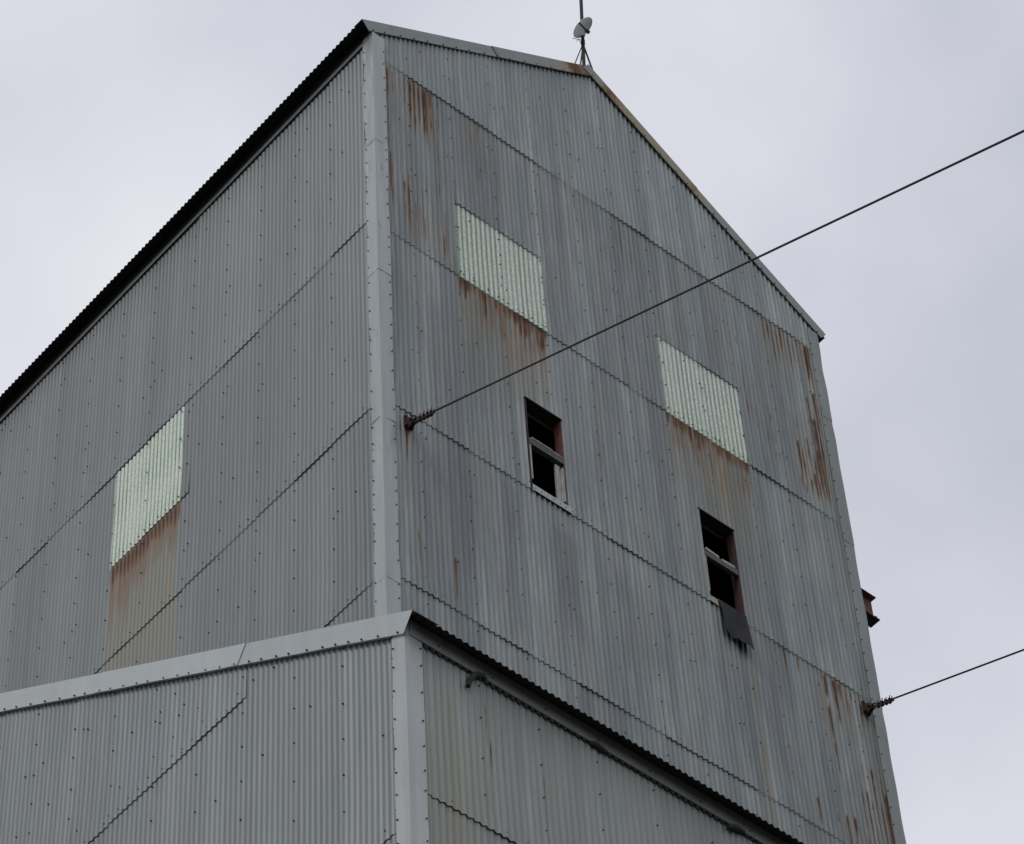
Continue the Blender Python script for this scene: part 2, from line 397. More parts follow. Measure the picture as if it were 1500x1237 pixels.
def front_stain(U, z, tint):
    ci = np.digitize(z, [27.3, 30.204, 33.046, 36.254, 39.81])
    tint = ribs(U, z+ci*7.3, tint, np.where(z > 39.81, .50, 1.45))
    for zz_ in (33.046, 30.204, 36.254):       # paler washed zinc just under some laps
        tint = np.clip(tint + .55*(z < zz_)*(1-sstep(zz_-z, .1, 1.1*n1d(U/PITCH*.8, 33)+.15))*sstep(n1d(U*1.1, 34), .45, .75), 0, 1)
    rust = np.zeros(U.shape); tan_ = np.zeros(U.shape); dark = np.zeros(U.shape)
    zmin, zmax, umin, umax = z.min(), z.max(), U.min(), U.max()
    for i, (u, hw, zt, zb, k) in enumerate(RUNS):
        if zt < zmin or zb > zmax or u+0.12 < umin or u-0.12 > umax: continue
        rust = np.maximum(rust, streak(U, z, u, hw, zt, zb, k, i))
        tan_ = np.maximum(tan_, 0.35*streak(U, z, u, hw*2.6, zt, zb-(zt-zb)*0.25, min(k, 1), i+9))
    def patch(u0, u1, z1, z0, k, seed, soft=.05):
        cn = 0.25+0.95*n1d(U/PITCH*1.0, seed)
        return k*cn*sstep(U, u0-soft, u0+soft)*(1-sstep(U, u1-soft, u1+soft))*sstep(z1-z, -.01, .03)*(1-sstep(z1-z, 0.25*(z1-z0), z1-z0))
    P = lambda *a: np.maximum(tan_, patch(*a))
    tan_ = P(.56, .95, 39.80, 38.55, 1.0, 1)
    rust = np.maximum(rust, .36*patch(.58, .95, 39.8, 38.9, 1, 14)); tan_ = P(.2, 1.2, 36.95, 35.9, 0, 2)
    low = sstep(U, .35, .45)*(1-sstep(U, 1.15, 1.25))*sstep(z, 36.25, 36.3)*(1-sstep(z, 36.5, 37.1))
    tan_ = np.maximum(tan_, .42*low*(0.3+n1d(U/PITCH, 3)))
    for a in (SK1, SK2):
        tan_ = P(a[0], a[1]+.03, a[2]+.01, a[2]-2.4, .80, 4 if a is SK1 else 6)
        fr = patch(a[0], a[1], a[2]+.01, a[2]-.34, .9, 8)
        rust = np.maximum(rust, fr*0.85)
        rust = np.maximum(rust, .34*patch(a[0], a[1], a[2]+.01, a[2]-1.1, 1.0, 18))
    tan_ = P(1.5, 1.72, 39.8, 38.9, .45, 7); tan_ = P(3.1, 3.45, 39.8, 38.4, .40, 10)
    tan_ = P(6.55, 7.45, 39.85, 38.3, .50, 11); tan_ = np.maximum(tan_, .30*sstep(U, 6.7, 7.0)*sstep(z, 36.25, 36.4)*(1-sstep(z, 37.2, 38.6))*(.3+n1d(U/PITCH, 17))); tan_ = P(6.55, 7.45, 33.06, 31.2, .48, 12); tan_ = P(.18, .45, 39.8, 36.0, .35, 13)
    tan_ = np.maximum(tan_, .34*np.exp(-((U-7.36)/.12)**2)*(1-sstep(z, 36.0, 39.6))*sstep(z, 36.25, 36.4))
    # long yellow weeping lines below the second opening
    tan_ = np.maximum(tan_, .75*np.exp(-((U-5.48)/.040)**2)*(1-sstep(z, 33.0, 33.1))*sstep(z, 28.5, 30.5)*(.5+n1d(z*3, 2)))
    tan_ = np.maximum(tan_, .55*np.exp(-((U-4.93)/.03)**2)*(1-sstep(z, 33.0, 33.1))*sstep(z, 32.0, 33.0))
    tan_ = np.maximum(tan_, .35*np.exp(-((U-5.40)/.05)**2)*(1-sstep(z, 30.6, 31.0))*sstep(z, 29.4, 30.2))
    # below the cable bracket
    tan_ = np.maximum(tan_, .75*np.exp(-((U-.33)/.055)**2)*(1-sstep(z, 32.68, 32.8))*sstep(z, 31.0, 32.6)*(.6+.6*n1d(z*4, 3)))
    dark = np.maximum(dark, .32*np.exp(-((U-.31)/.05)**2)*(1-sstep(z, 32.6, 32.8))*sstep(z, 30.2, 32.4))
    dark = np.maximum(dark, .40*np.exp(-((U-.27)/.06)**2)*(1-sstep(z, 36.2, 36.26))*sstep(z, 33.2, 35.9))
    # darkened wall behind and below the torn flap
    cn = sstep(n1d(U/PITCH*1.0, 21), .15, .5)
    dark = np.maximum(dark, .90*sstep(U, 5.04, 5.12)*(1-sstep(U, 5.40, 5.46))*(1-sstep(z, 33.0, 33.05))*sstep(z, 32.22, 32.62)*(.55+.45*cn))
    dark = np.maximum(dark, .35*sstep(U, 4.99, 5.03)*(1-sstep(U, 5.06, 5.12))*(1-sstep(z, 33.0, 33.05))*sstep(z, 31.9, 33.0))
    # water-darkened zinc fields
    dark = np.maximum(dark, .30*sstep(U, 2.44, 2.50)*(1-sstep(U, 2.75, 2.80))*(1-sstep(z, 32.55, 32.75))*sstep(z, 30.3, 31.6))
    dark = np.maximum(dark, .22*sstep(U, 1.65, 1.75)*(1-sstep(U, 1.95, 2.0))*(1-sstep(z, 32.8, 33.0))*sstep(z, 31.0, 32.6))
    dark = np.maximum(dark, .20*sstep(U, 3.3, 3.4)*(1-sstep(U, 3.8, 4.3))*(1-sstep(z, 32.3, 33.0))*sstep(z, 30.2, 31.4))
    dark = np.maximum(dark, .16*sstep(U, 1.8, 2.0)*(1-sstep(U, 4.3, 4.8))*(1-sstep(z, 39.5, 39.8))*sstep(z, 36.5, 38.8)*n1d(U*4, 8))
    dark = np.maximum(dark, .10*(z < 39.81))
    return pack(rust, tan_, tint, dark)

SKL = (3.690, 5.085, 34.685, 36.46)
def side_stain(U, z, tint):
    tint = ribs(U, z, tint, .50, 2)
    rust = np.zeros(U.shape); tan_ = np.zeros(U.shape); dark = np.zeros(U.shape)
    if U.min() < 5.3 and U.max() > 3.4 and z.min() < 34.8:
        ins = sstep(U, 3.68, 3.76)*(1-sstep(U, 5.06, 5.10))
        g = 0.5+0.5*np.cos(2*np.pi*U/PITCH+1.2)
        cn = 0.35+0.8*n1d(U/PITCH*0.55, 3)
        d = SKL[2]-z
        ends = sstep(np.minimum(U-3.66, 5.12-U), 0, .1)
        rust = ends*(.30+.70*g)*sstep(d, -.01, .02)*(1-sstep(d, .02+.10*cn, .20+.50*cn))*1.0
        rust = np.maximum(rust, ins*(.30+.7*g)*(.6+.5*cn)*sstep(d, -.01, .02)*(1-sstep(d, .25, .85+.5*cn))*.44)
        rust = np.maximum(rust, ins*(.25+.75*g)*sstep(U, 4.50, 4.75)*(1-sstep(d, .4, 1.9))*.50*sstep(d, -.01, .03)*(.4+.6*(np.cos(np.pi*U/PITCH+.5) > 0)))
        tan_ = ins*(.35+.65*g)*sstep(d, -.01, .03)*(1-sstep(d, 1.6, 4.2))*.95*(0.50+.65*n1d(U/PITCH, 4))
        tan_ = np.maximum(tan_, .6*np.exp(-((U-3.72)/.06)**2)*sstep(d, 0, .02)*(1-sstep(d, .05, .3)))
    tan_ = np.maximum(tan_, .16*np.exp(-((U-6.65)/.08)**2)*(1-sstep(z, 36.2, 36.4))*sstep(z, 34.6, 35.6))
    # two darker worn corrugations next to the corner on the lowest visible course
    for c_ in (.335, .49):
        dark = np.maximum(dark, .30*np.exp(-((U-c_)/.032)**2)*(1-sstep(z, 32.9, 33.0)))
    dark = np.maximum(dark, .05*n1d(U*2.1, 5)+0*z)
    return pack(rust, tan_, tint, dark)

def annex_side_stain(U, z, tint):
    return pack(np.zeros(U.shape), .10*n2d(U*1.3, z*.6, 3), ribs(U, z, tint, .55, 4), 0)

def annex_front_stain(U, z, tint):
    tint = ribs(U, z, tint, .55, 1)
    tan_ = .60*np.exp(-((U+1.80)/.12)**2)*(1-sstep(z, 24.6, 25.0))*(.5+.6*n1d(U/PITCH, 2))
    tan_ = np.maximum(tan_, .42*np.exp(-((U+1.9)/.45)**2)*(1-sstep(z, 23.6, 24.8))*(.6+.5*n1d(U/PITCH*.6, 5)))
    rust = np.zeros(U.shape)
    for i, (u, zt, zb) in enumerate(((-1.38, 24.9, 24.2), (-1.20, 24.75, 24.0), (-.73, 24.4, 22.3), (-1.33, 24.5, 23.9))):
        rust = np.maximum(rust, streak(U, z, u, .006, zt, zb, .6, i))
    return pack(rust, tan_, tint, 0)

# ------------------------------------------------------------------ ground
gb = MB()
gb.add([(-900, -900, 0), (900, -900, 0), (900, 900, 0), (-900, 900, 0)], [(0, 1, 2, 3)])
g = gb.build('ground', M['ground']); tag(g, kind='structure')

# ================================================================== TOWER
W = 7.62; D = 11.0
SL = 0.669
APEX_X, APEX_Z = 3.81, 43.05
roofz = lambda x: APEX_Z - SL*abs(x-APEX_X)
tower = empty('tower_building')
tag(tower, 'tall gabled tower clad in rust streaked grey corrugated steel with two open window holes', 'building')

rf = lambda u: APEX_Z - SL*np.abs(u-APEX_X) - 0.10
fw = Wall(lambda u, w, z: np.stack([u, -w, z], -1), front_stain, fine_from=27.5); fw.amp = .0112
fw.corners = [0.0, 7.62]
B = [0.0, 0.53, 1.222, 1.915, 2.608, 3.25, 3.89, 4.530, 5.217, 5.903, 6.56, 7.16, 7.62]
zs = [39.81, 36.254, 33.046, 30.204, 27.30]
WIN1 = (2.172, 2.705, 33.15, 34.683); WIN2 = (4.882, 5.440, 33.15, 34.675)
def mirror_cols(u0, u1, cuts):
    ed = sorted({u0, u1, *[c_ for c_ in cuts if u0+1e-4 < c_ < u1-1e-4]})
    return list(zip(ed[:-1], ed[1:]))
# top course (below the rakes)
for i, (a, b_) in enumerate(zip(B[:-1], B[1:])):
    last = b_ == B[-1]
    fw.sheet(a, b_, zs[0], rf, seed=1+i, lap=0 if last else .5, tint=.45+.3*rr.random())
# course with the fibreglass panels
for i, (a, b_) in enumerate(zip(B[:-1], B[1:])):
    zb = zs[1]; last = b_ == B[-1]
    if (SK1[0]-.01 <= a and b_ <= SK1[1]+.01) or (SK2[0]-.01 <= a and b_ <= SK2[1]+.01):
        fw.sheet(a, b_, SK1[3]-.03, zs[0]+.10, seed=20+i, lap=0 if b_ in (SK1[1], SK2[1]) else .5, proud=.009, tint=.18+.3*rr.random())
    else:
        nb = b_ in (SK1[0], SK2[0])
        fw.sheet(a, b_, zb, zs[0]+.10, seed=20+i, lap=0 if (last or nb) else .5, tint=.15+.45*rr.random())
        if nb: fw.sheet(b_-.004, b_+.036, SK1[3]+.01, zs[0]+.10, seed=20+i, lap=0, tint=.3, proud=.004, base=.003, wave=0)
def course(wall, edges, zb, zt, holes, seed, lo=.25, hi=.55, proud=.010):
    for i, (a, b_) in enumerate(zip(edges[:-1], edges[1:])):
        last = b_ == edges[-1]; tn = lo+(hi-lo)*rr.random()
        hs = [h for h in holes if h[0] < b_ and h[1] > a]
        if not hs:
            wall.sheet(a, b_, zb, zt, seed=seed+i, lap=0 if last else .5, tint=tn, proud=proud); continue
        h = hs[0]
        for (c_, d_) in mirror_cols(a, b_, (h[0], h[1])):
            if h[0]-1e-4 <= c_ and d_ <= h[1]+1e-4:
                wall.sheet(c_, d_, zb, h[2], seed=seed+i, lap=0, tint=tn, wave=0, proud=proud)
                wall.sheet(c_, d_, h[3], zt, seed=seed+i, lap=0, tint=tn, wave=0, proud=0.003)
            else:
                wall.sheet(c_, d_, zb, zt, seed=seed+i, lap=0 if (abs(d_-h[0]) < 1e-4 or last) else .5, tint=tn, proud=proud)
course(fw, B, zs[2], zs[1]+.10, [WIN1, WIN2], 40, .35, .75)
course(fw, B, zs[3], zs[2]+.10, [], 60, .30, .75)
course(fw, B, zs[4], zs[3]+.10, [], 80, .4, .8)
zc = zs[4]
while zc > 0:
    zn = max(0.0, zc-3.0); course(fw, B, zn, zc+.1, [], 90, proud=.004); zc = zn
# screws: lap seams and girt rows
def skip(u, z):
    for h in (WIN1, WIN2):
        if h[0]-.02 < u < h[1]+.02 and h[2]-.1 < z < h[3]+.02: return True
    return False
for bi, u in enumerate(B[1:-1]):
    uc = round(u/PITCH)*PITCH + PITCH*.5*0
    z = 28.0+rr.uniform(0, .3)
    while z < rf(np.array(u))-.15:
        z += rr.choice((.42, .46, .50))
        if z < rf(np.array(u))-.1 and not skip(uc, z): fw.screw(uc+rr.uniform(-.006, .006), z, AMP+.006)
        if rr.random() < .10: fw.screw(uc+PITCH*rr.choice((-1, 1)), z-.05*rr.random(), AMP+.006)
for zg in (41.4, 40.55, 39.9, 38.75, 37.55, 36.34, 35.15, 33.95, 33.13, 31.95, 31.0, 30.29, 29.1):
    for a, b_ in zip(B[:-1], B[1:]):
        for fr in (.33, .66):
            if rr.random() < (.30 if zg not in (39.9, 36.34, 33.13, 30.29) else .8):
                u = round((a+fr*(b_-a))/PITCH)*PITCH; z = zg+rr.uniform(-.04, .04)
                if .2 < u < 7.4 and z < rf(np.array(u))-.12 and not skip(u, z): fw.screw(u, z, AMP+.006)
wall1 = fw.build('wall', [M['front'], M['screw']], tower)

# fibreglass panels
def skylight(pos, a, label, seg=8):
    def st(U, z, tint):
        g_ = 0.5-0.5*np.cos(2*np.pi*U/PITCH)
        k = 0.35+0.75*n1d(U/PITCH*0.5, 31)
        return pack(np.zeros(U.shape), sstep(g_, .55, .95)*np.clip(k+.15, 0, 1)*(.6+.4*n1d(z*2, 4)), .5, 0)
    w = Wall(pos, st, seg=12, dz=.1)
    u0 = math.ceil(a[0]/PITCH)*PITCH - PITCH*.55; 
    mid = (a[0]+a[1])/2
    w.amp = 0.0086
    w.sheet(a[0], mid, a[2], a[3]+.02, proud=.008, base=.000, seed=3, tint=.5, lap=.5, wave=0)
    w.sheet(mid, a[1], a[2], a[3]+.02, proud=.008, base=.000, seed=4, tint=.5, lap=0, wave=0)
    top = a[3]-.10
    for u in (a[0]+.03, mid, a[1]-.03):
        z = a[2]+.08
        while z < top: w.screw(u, z, .022, .0115); z += (top-a[2]-.08)/3.0-.001
    for k in range(8):
        w.screw(round((a[0]+(k+.5)*(a[1]-a[0])/8)/PITCH)*PITCH, a[2]+.06+rr.uniform(-.01, .01), .024, .0105)
    o = w.build('skylight_panel', [M['fibre'], M['screw']], tower)
    o['label'] = label
    return o
skylight(fw.pos, SK1, 'pale greenish corrugated fibreglass panel above the left window hole')
skylight(fw.pos, SK2, 'pale greenish corrugated fibreglass panel near the middle of the gable wall')

# side wall facing the camera's left
lp = lambda u, w, z: np.stack([-w, u, z], -1)
sw = Wall(lp, side_stain, fine_from=26.5); sw.corners = [0.0]; sw.amp = .0054
LZ = [36.462, 33.024, 30.183, 27.2]
EV = 40.36
EL = [0.0, .13, .815, 1.50, 2.19, 2.87, 3.55, 4.385, 5.085, 5.77, 6.46, 7.14, 7.83, 8.52]
def side_course(edges, zb, zt, seed, lo, hi, proud=.010):
    for i, (a, b_) in enumerate(zip(edges[:-1], edges[1:])):
        last = b_ == edges[-1]; tn = lo+(hi-lo)*rr.random()
        sw.sheet(a, b_, zb, zt, seed=seed+i, lap=0 if last else .5, tint=tn, proud=proud)
side_course(EL[:7], LZ[0], EV, 110, .35, .75, .009)
side_course(EL[6:9], LZ[0], EV, 117, .35, .6, .014)
side_course(EL[8:], LZ[0], EV, 119, .35, .75, .011)
for i, (a, b_) in enumerate(zip(EL[:-1], EL[1:])):
    tn = .25+.5*rr.random()
    if abs(a-3.55) < .01:
        sw.sheet(3.55, 3.690, 34.69, LZ[0]+.1, seed=140, lap=0, tint=.2, wave=0, proud=.012)
        sw.sheet(3.55, 4.385, LZ[1], 34.80, seed=141, tint=.5)
    elif abs(a-4.385) < .01:
        sw.sheet(a, b_, LZ[1], 34.80, seed=142, tint=.5)
    else:
        sw.sheet(a, b_, LZ[1], LZ[0]+.1, seed=130+i, proud=.008, lap=0 if b_ == EL[-1] or abs(b_-3.55) < .01 else .5, tint=tn if a > 5 else tn*.8)
side_course(EL, LZ[2], LZ[1]+.1, 150, .2, .6, .008)
side_course(EL, LZ[3], LZ[2]+.1, 170, .3, .6)
zc = LZ[3]
while zc > 0:
    zn = max(0.0, zc-3.0); side_course(EL, zn, zc+.1, 190, .3, .6, .004); zc = zn
seg_keep = sw.seg; sw.seg = 4; sw.fine = 99
sw.sheet(8.52, D, 0.0, EV, seed=200, lap=0)
sw.seg = seg_keep
for u in EL[1:-1]:
    uc = round(u/PITCH)*PITCH
    z = 28.2+rr.uniform(0, .3)
    while z < EV-.6:
        z += rr.choice((.46, .50, .52))
        if not (SKL[0]-.05 < uc < SKL[1]+.05 and SKL[2] < z < SKL[3]+.03):
            sw.screw(uc, z, AMP+.006, .0115)
            if rr.random() < .16: sw.screw(uc-PITCH, z+.05, AMP+.006, .0115)
for zg in (39.6, 38.4, 37.5, 36.55, 35.3, 34.2, 33.12, 31.9, 31.0, 30.27, 29.0, 28.0):
    for a, b_ in zip(EL[:-1], EL[1:]):
        for fr in (.28, .5, .75):
            if rr.random() < (.13 if zg not in (36.55, 33.12, 30.27) else .7):
                u = round((a+fr*(b_-a))/PITCH)*PITCH; z = zg+rr.uniform(-.12, .12)*(0.3 if zg in (36.55, 33.12, 30.27) else 1)
                if u > .2 and not (SKL[0]-.05 < u < SKL[1]+.05 and SKL[2] < z < SKL[3]+.03): sw.screw(u, z, AMP+.006, .0115)
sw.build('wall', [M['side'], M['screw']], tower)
skylight(lp, SKL, 'pale greenish corrugated fibreglass panel on the side wall above a broad rust stain')

# far walls (never in frame, but the tower is a closed building)
for pos, ln in ((lambda u, w, z: np.stack([W+w, u, z], -1), D), (lambda u, w, z: np.stack([u, D+w, z], -1), W)):
    ow = Wall(pos, nostain, seg=4, dz=1.2)
    zt = (lambda u: APEX_Z-SL*np.abs(u-APEX_X)-.1) if ln == W else EV
    e = np.linspace(0, ln, int(round(ln/.686))+1)
    for i in range(len(e)-1): ow.sheet(e[i], e[i+1], 0.0, zt, seed=i, lap=.5 if i < len(e)-2 else 0)
    ow.build('wall', [M['side'], M['screw']], tower)

# folded corner trim: segments lapped like shingles
def strip(mb_w, prof, z0, z1, swell, seed, dent=.0022, tint=.5):
    """prof: list of (x, y) outline points; swept vertically z0..z1, flared by swell at the bottom"""
    pts = []
    for (x0, y0), (x1, y1) in zip(prof[:-1], prof[1:]):
        for k in range(4): pts.append((x0+(x1-x0)*k/4, y0+(y1-y0)*k/4))
    pts.append(prof[-1]); pts = np.array(pts)
    nr = max(2, int((z1-z0)/.12)+1)
    z = np.linspace(z0, z1, nr)
    cx = pts.mean(0)
    d = pts-cx; d = d/np.linalg.norm(d, axis=1, keepdims=True)
    V = np.zeros((nr, len(pts), 3))
    for j, zz in enumerate(z):
        k = np.clip(1-(zz-z0)/.5, 0, 1)*swell
        nn = (n1d(np.arange(len(pts))*.7+zz*2.1, seed)-.5)*2*dent
        V[j, :, :2] = pts + mb_w*(k+nn)[:, None]; V[j, :, 2] = zz
    return V

class Soup:
    def __init__(s): s.V = []; s.F = []; s.C = []; s.n = 0; s.mi = []; s.sm = []
    def grid(s, V, mi=0, smooth=False, C=None):
        nr, nc = V.shape[:2]; idx = np.arange(nr*nc).reshape(nr, nc)+s.n
        s.V.append(V.reshape(-1, 3)); s.F.append(np.stack([idx[:-1, :-1], idx[:-1, 1:], idx[1:, 1:], idx[1:, :-1]], -1).reshape(-1, 4))
        s.C.append(np.tile([0, 0, .5, 0], (nr*nc, 1)) if C is None else C.reshape(-1, 4)); s.n += nr*nc
        s.mi.append(np.full((nr-1)*(nc-1), mi)); s.sm.append(np.full((nr-1)*(nc-1), smooth))
    def dot(s, p, nrm, r=.012, mi=1):
        nrm = Vector(nrm).normalized(); a = nrm.orthogonal().normalized(); b_ = nrm.cross(a)
        p = Vector(p); vs = []
        for rad, h in ((r, -.003), (r*.8, .010)):
            for k in range(6):
                an = k*math.pi/3+p.z*7
                vs.append(p+nrm*h+(a*math.cos(an)+b_*math.sin(an))*rad)
        F = [[k, (k+1) % 6, (k+1) % 6+6, k+6] for k in range(6)]+[[6, 7, 8, 9], [9, 10, 11, 6]]
        s.V.append(np.array([tuple(v) for v in vs])); s.F.append(np.array(F)+s.n); s.n += 12
        s.C.append(np.tile([0, 0, .5, 0], (12, 1))); s.mi.append(np.full(8, mi)); s.sm.append(np.zeros(8, bool))
    build = Wall.build

OUT = .024
def corner(cx, cy, sx, sy, wx, wy, joints, ztop, zbot, mats, parent, screw_mi=1):
    """cx,cy the wall corner; sx,sy outward signs; legs run wx along X and wy along Y"""
    s = Soup()
    prof = [(cx-sx*wx, cy+sy*(OUT-.004)), (cx-sx*wx, cy+sy*OUT), (cx+sx*OUT, cy+sy*OUT), (cx+sx*OUT, cy-sy*wy), (cx+sx*(OUT-.004), cy-sy*wy)]
    pts_dir = []
    for a, b_ in zip(prof[:-1], prof[1:]):
        for k in range(4): pts_dir.append(a)
    js = [ztop]+[j for j in joints if zbot < j < ztop]+[zbot]
    for i in range(len(js)-1):
        nd = []
        for q, (a, b_) in enumerate(zip(prof[:-1], prof[1:])):
            for k in range(4):
                if q < 2: nd.append((0, sy) if not (q == 1 and k > 3) else (sx, sy))
                else: nd.append((sx, 0))
        nd.append((sx, 0)); nd[8] = (sx*1.0, sy*1.0)
        V = strip(np.array(nd, float), prof, js[i+1], js[i]+(.08 if i else 0), .0022, 50+i, .0048)
        t0_ = .25+.5*rr.random(); ZZ = V[..., 2]; UU = V[..., 0]+V[..., 1]
        s.grid(V, 0, False, pack(.22*(n2d(ZZ*5, UU*30, 7) > .93), .16*n2d(ZZ*.8, UU*14, 8), t0_+.5*(n2d(ZZ*1.3, UU*9, 9)-.5), .10*n2d(ZZ*.5, UU*22, 10)))
    z = zbot+.1
    while z < ztop-.15:
        if z > 20:
            s.dot((cx-sx*(wx-.022), cy+sy*(OUT+.002), z+rr.uniform(-.03, .03)), (0, sy, 0), .0092)
            s.dot((cx+sx*(OUT+.002), cy-sy*(wy-.022), z+rr.uniform(-.03, .03)), (sx, 0, 0), .0092)
        z += rr.choice((.24, .28, .33))
    return s.build('corner_trim', mats, parent)
corner(0, 0, -1, -1, .168, .165, [37.93, 35.35, 32.70, 30.06], 40.26, 0.0, [M['trim'], M['screw']], tower)
corner(W, 0, 1, -1, .165, .165, [38.4, 35.95, 33.0, 30.5], 40.26, 0.0, [M['rake'], M['screw']], tower)

# rake trims --------------------------------------------------------
def rake(p0, p1, inward, face_n, h, cap, mats, parent, joints, stain=None, lip=.016, tint=.5, flip_end=False):
    """folded trim from p0 (eave tip, top edge) to p1 (top end); inward: direction over the roof; face_n: outward"""
    s = Soup(); p0 = Vector(p0); p1 = Vector(p1); d = (p1-p0); Ltot = d.length; d.normalize()
    fn = Vector(face_n); iw = Vector(inward); dn = d.cross(fn).normalized()
    if dn.z > 0: dn = -dn                  # 'down' across the face, square to the slope
    cuts = [0]+joints+[Ltot]
    for i in range(len(cuts)-1):
        a, b_ = cuts[i], cuts[i+1]+(.06 if i < len(cuts)-2 else 0)
        n = max(2, int((b_-a)/.12)+1); pr = .006 if i % 2 else 0.0
        rows = []; cs = []
        for k in range(n):
            t_ = a+(b_-a)*k/(n-1); P = p0+d*t_ + fn*pr
            wv = (n1d(np.array([t_*1.7]), 70+i)[0]-.5)*.006
            prof = [P+dn*(h+wv)+iw*lip+dn*.0, P+dn*(h+wv), P+dn*(h*.66)+fn*wv*.4, P+dn*(h*.33)-fn*wv*.4, P, P-dn*.004+iw*cap]
            rows.append([tuple(q) for q in prof])
            for j in range(len(prof)):
                cs.append(stain(t_, j/ (len(prof)-1), i) if stain else (0, 0, .5, 0))
        s.grid(np.array(rows), 0, False, np.array(cs, float))
    t_ = .1
    while t_ < Ltot-.05:
        s.dot(p0+d*t_+dn*(h-.018)+fn*.004, fn, .011); t_ += rr.choice((.22, .27, .32))
    return s.build('rake_trim', mats, parent)

def rs_left(t_, j, i):      # rust blooms near the peak
    L_ = 4.81; q = (L_-t_)
    r_ = .95*math.exp(-((q-.10)/.09)**2)+.9*math.exp(-((q-.42)/.10)**2)
    tn = .75*math.exp(-(q/.9)**2)*(1.15-j*.3)+ .35*(1 if q < 2.1 else 0)*max(0, j-.5)
    dk = .55*math.exp(-((q-.27)/.07)**2)
    if abs(q-2.2) < .03: r_ = .5
    return (min(1, r_+.25*tn), min(1, tn*1.3), .5, dk)
def rs_right(t_, j, i):
    q = 4.81-t_
    tn = 1.3*(1/(1+math.exp(-(q-.30)*9)))*(1/(1+math.exp((q-2.1)*2.0)))*(.55+.45*j)
    r_ = .55*math.exp(-((q-.45)/.15)**2)+.12*min(1, tn)
    if abs(t_-2.62) < .13: tn = .9; r_ = .45 if abs(t_-2.62) < .06 else .2
    return (r_, min(1, tn+.35*(j > .6)), .4, 0)
TIPX = .195
o = rake((-TIPX, -.032, roofz(-TIPX)), (APEX_X, -.032, APEX_Z), (0, 1, 0), (0, -1, 0), .190, .16, [M['rake'], M['screw']], tower, [2.63], rs_left)
o = rake((W+TIPX, -.036, roofz(W+TIPX)), (APEX_X-.035, -.036, APEX_Z+.022), (0, 1, 0), (0, -1, 0), .186, .16, [M['rake'], M['screw']], tower, [2.62], rs_right)

# roof: corrugated sheets running down each slope -------------------
def roof_plane(o_, slope_dir, run, across, length, name_mat, lift=0.0, seg=8, rows=14):
    """o_: ridge start; slope_dir: unit vector down the slope; across: unit vector along the eave"""
    s = Soup(); sdv = np.array(slope_dir, float); ac = np.array(across, float); nrm = np.cross(ac, sdv)
    if nrm[2] < 0: nrm = -nrm
    nc = int(length/PITCH*seg)+1
    u = np.linspace(0, length, nc); q = np.linspace(0, run, rows)
    V = np.array(o_)[None, None, :] + q[:, None, None]*sdv + u[None, :, None]*ac + (AMP*np.cos(2*np.pi*u/PITCH)+lift)[None, :, None]*nrm
    s.grid(V, 0, True)
    V2 = V - nrm*0.004
    s.grid(V2, 0, True)
    return s
cs = 1/math.sqrt(1+SL*SL); sn = SL*cs
def merge(a, b_):
    for V, F, C, mi, sm in zip(b_.V, b_.F, b_.C, b_.mi, b_.sm):
        pass
    off = a.n
    for F in b_.F: a.F.append(F+off)
    a.V += b_.V; a.C += b_.C; a.mi += b_.mi; a.sm += b_.sm; a.n += b_.n
run = (APEX_X+.205)/cs
s1 = roof_plane((APEX_X, .0, APEX_Z-.030), (-cs, 0, -sn), run, (0, 1, 0), D+.15, 'roof')
s2 = roof_plane((APEX_X, .0, APEX_Z-.030), (cs, 0, -sn), run, (0, 1, 0), D+.15, 'roof')
merge(s1, s2)
s1.build('roof', [M['roof']], tower)
rc_ = MB()
for sg in (-1, 1):
    a = Vector((APEX_X, .13, APEX_Z+.012)); b_ = Vector((APEX_X+sg*.15, .13, APEX_Z+.012-.15*SL))
    rc_.add([a, b_, b_+Vector((0, D, 0)), a+Vector((0, D, 0))], [(0, 1, 2, 3)])
rc_.build('ridge_cap', M['trimplain'], tower)
eb = MB()
eb.box((-.030, .17, 40.145), (-.024, D, 40.215)); eb.box((-.030, .17, 40.215), (.03, D, 40.221))
eb.build('eave_band', M['band'], tower)
eb = MB()
eb.box((W+.024, .17, 40.145), (W+.030, D, 40.215))
eb.build('eave_band', M['band'], tower)
# rafters-end purlin inside the overhang keeps the soffit closed
for px in (-.02, W-.06):
    pu = MB(); pu.box((px, .02, 40.23), (px+.08, D, 40.44)); pu.build('eave_purlin', M['inside'], tower)

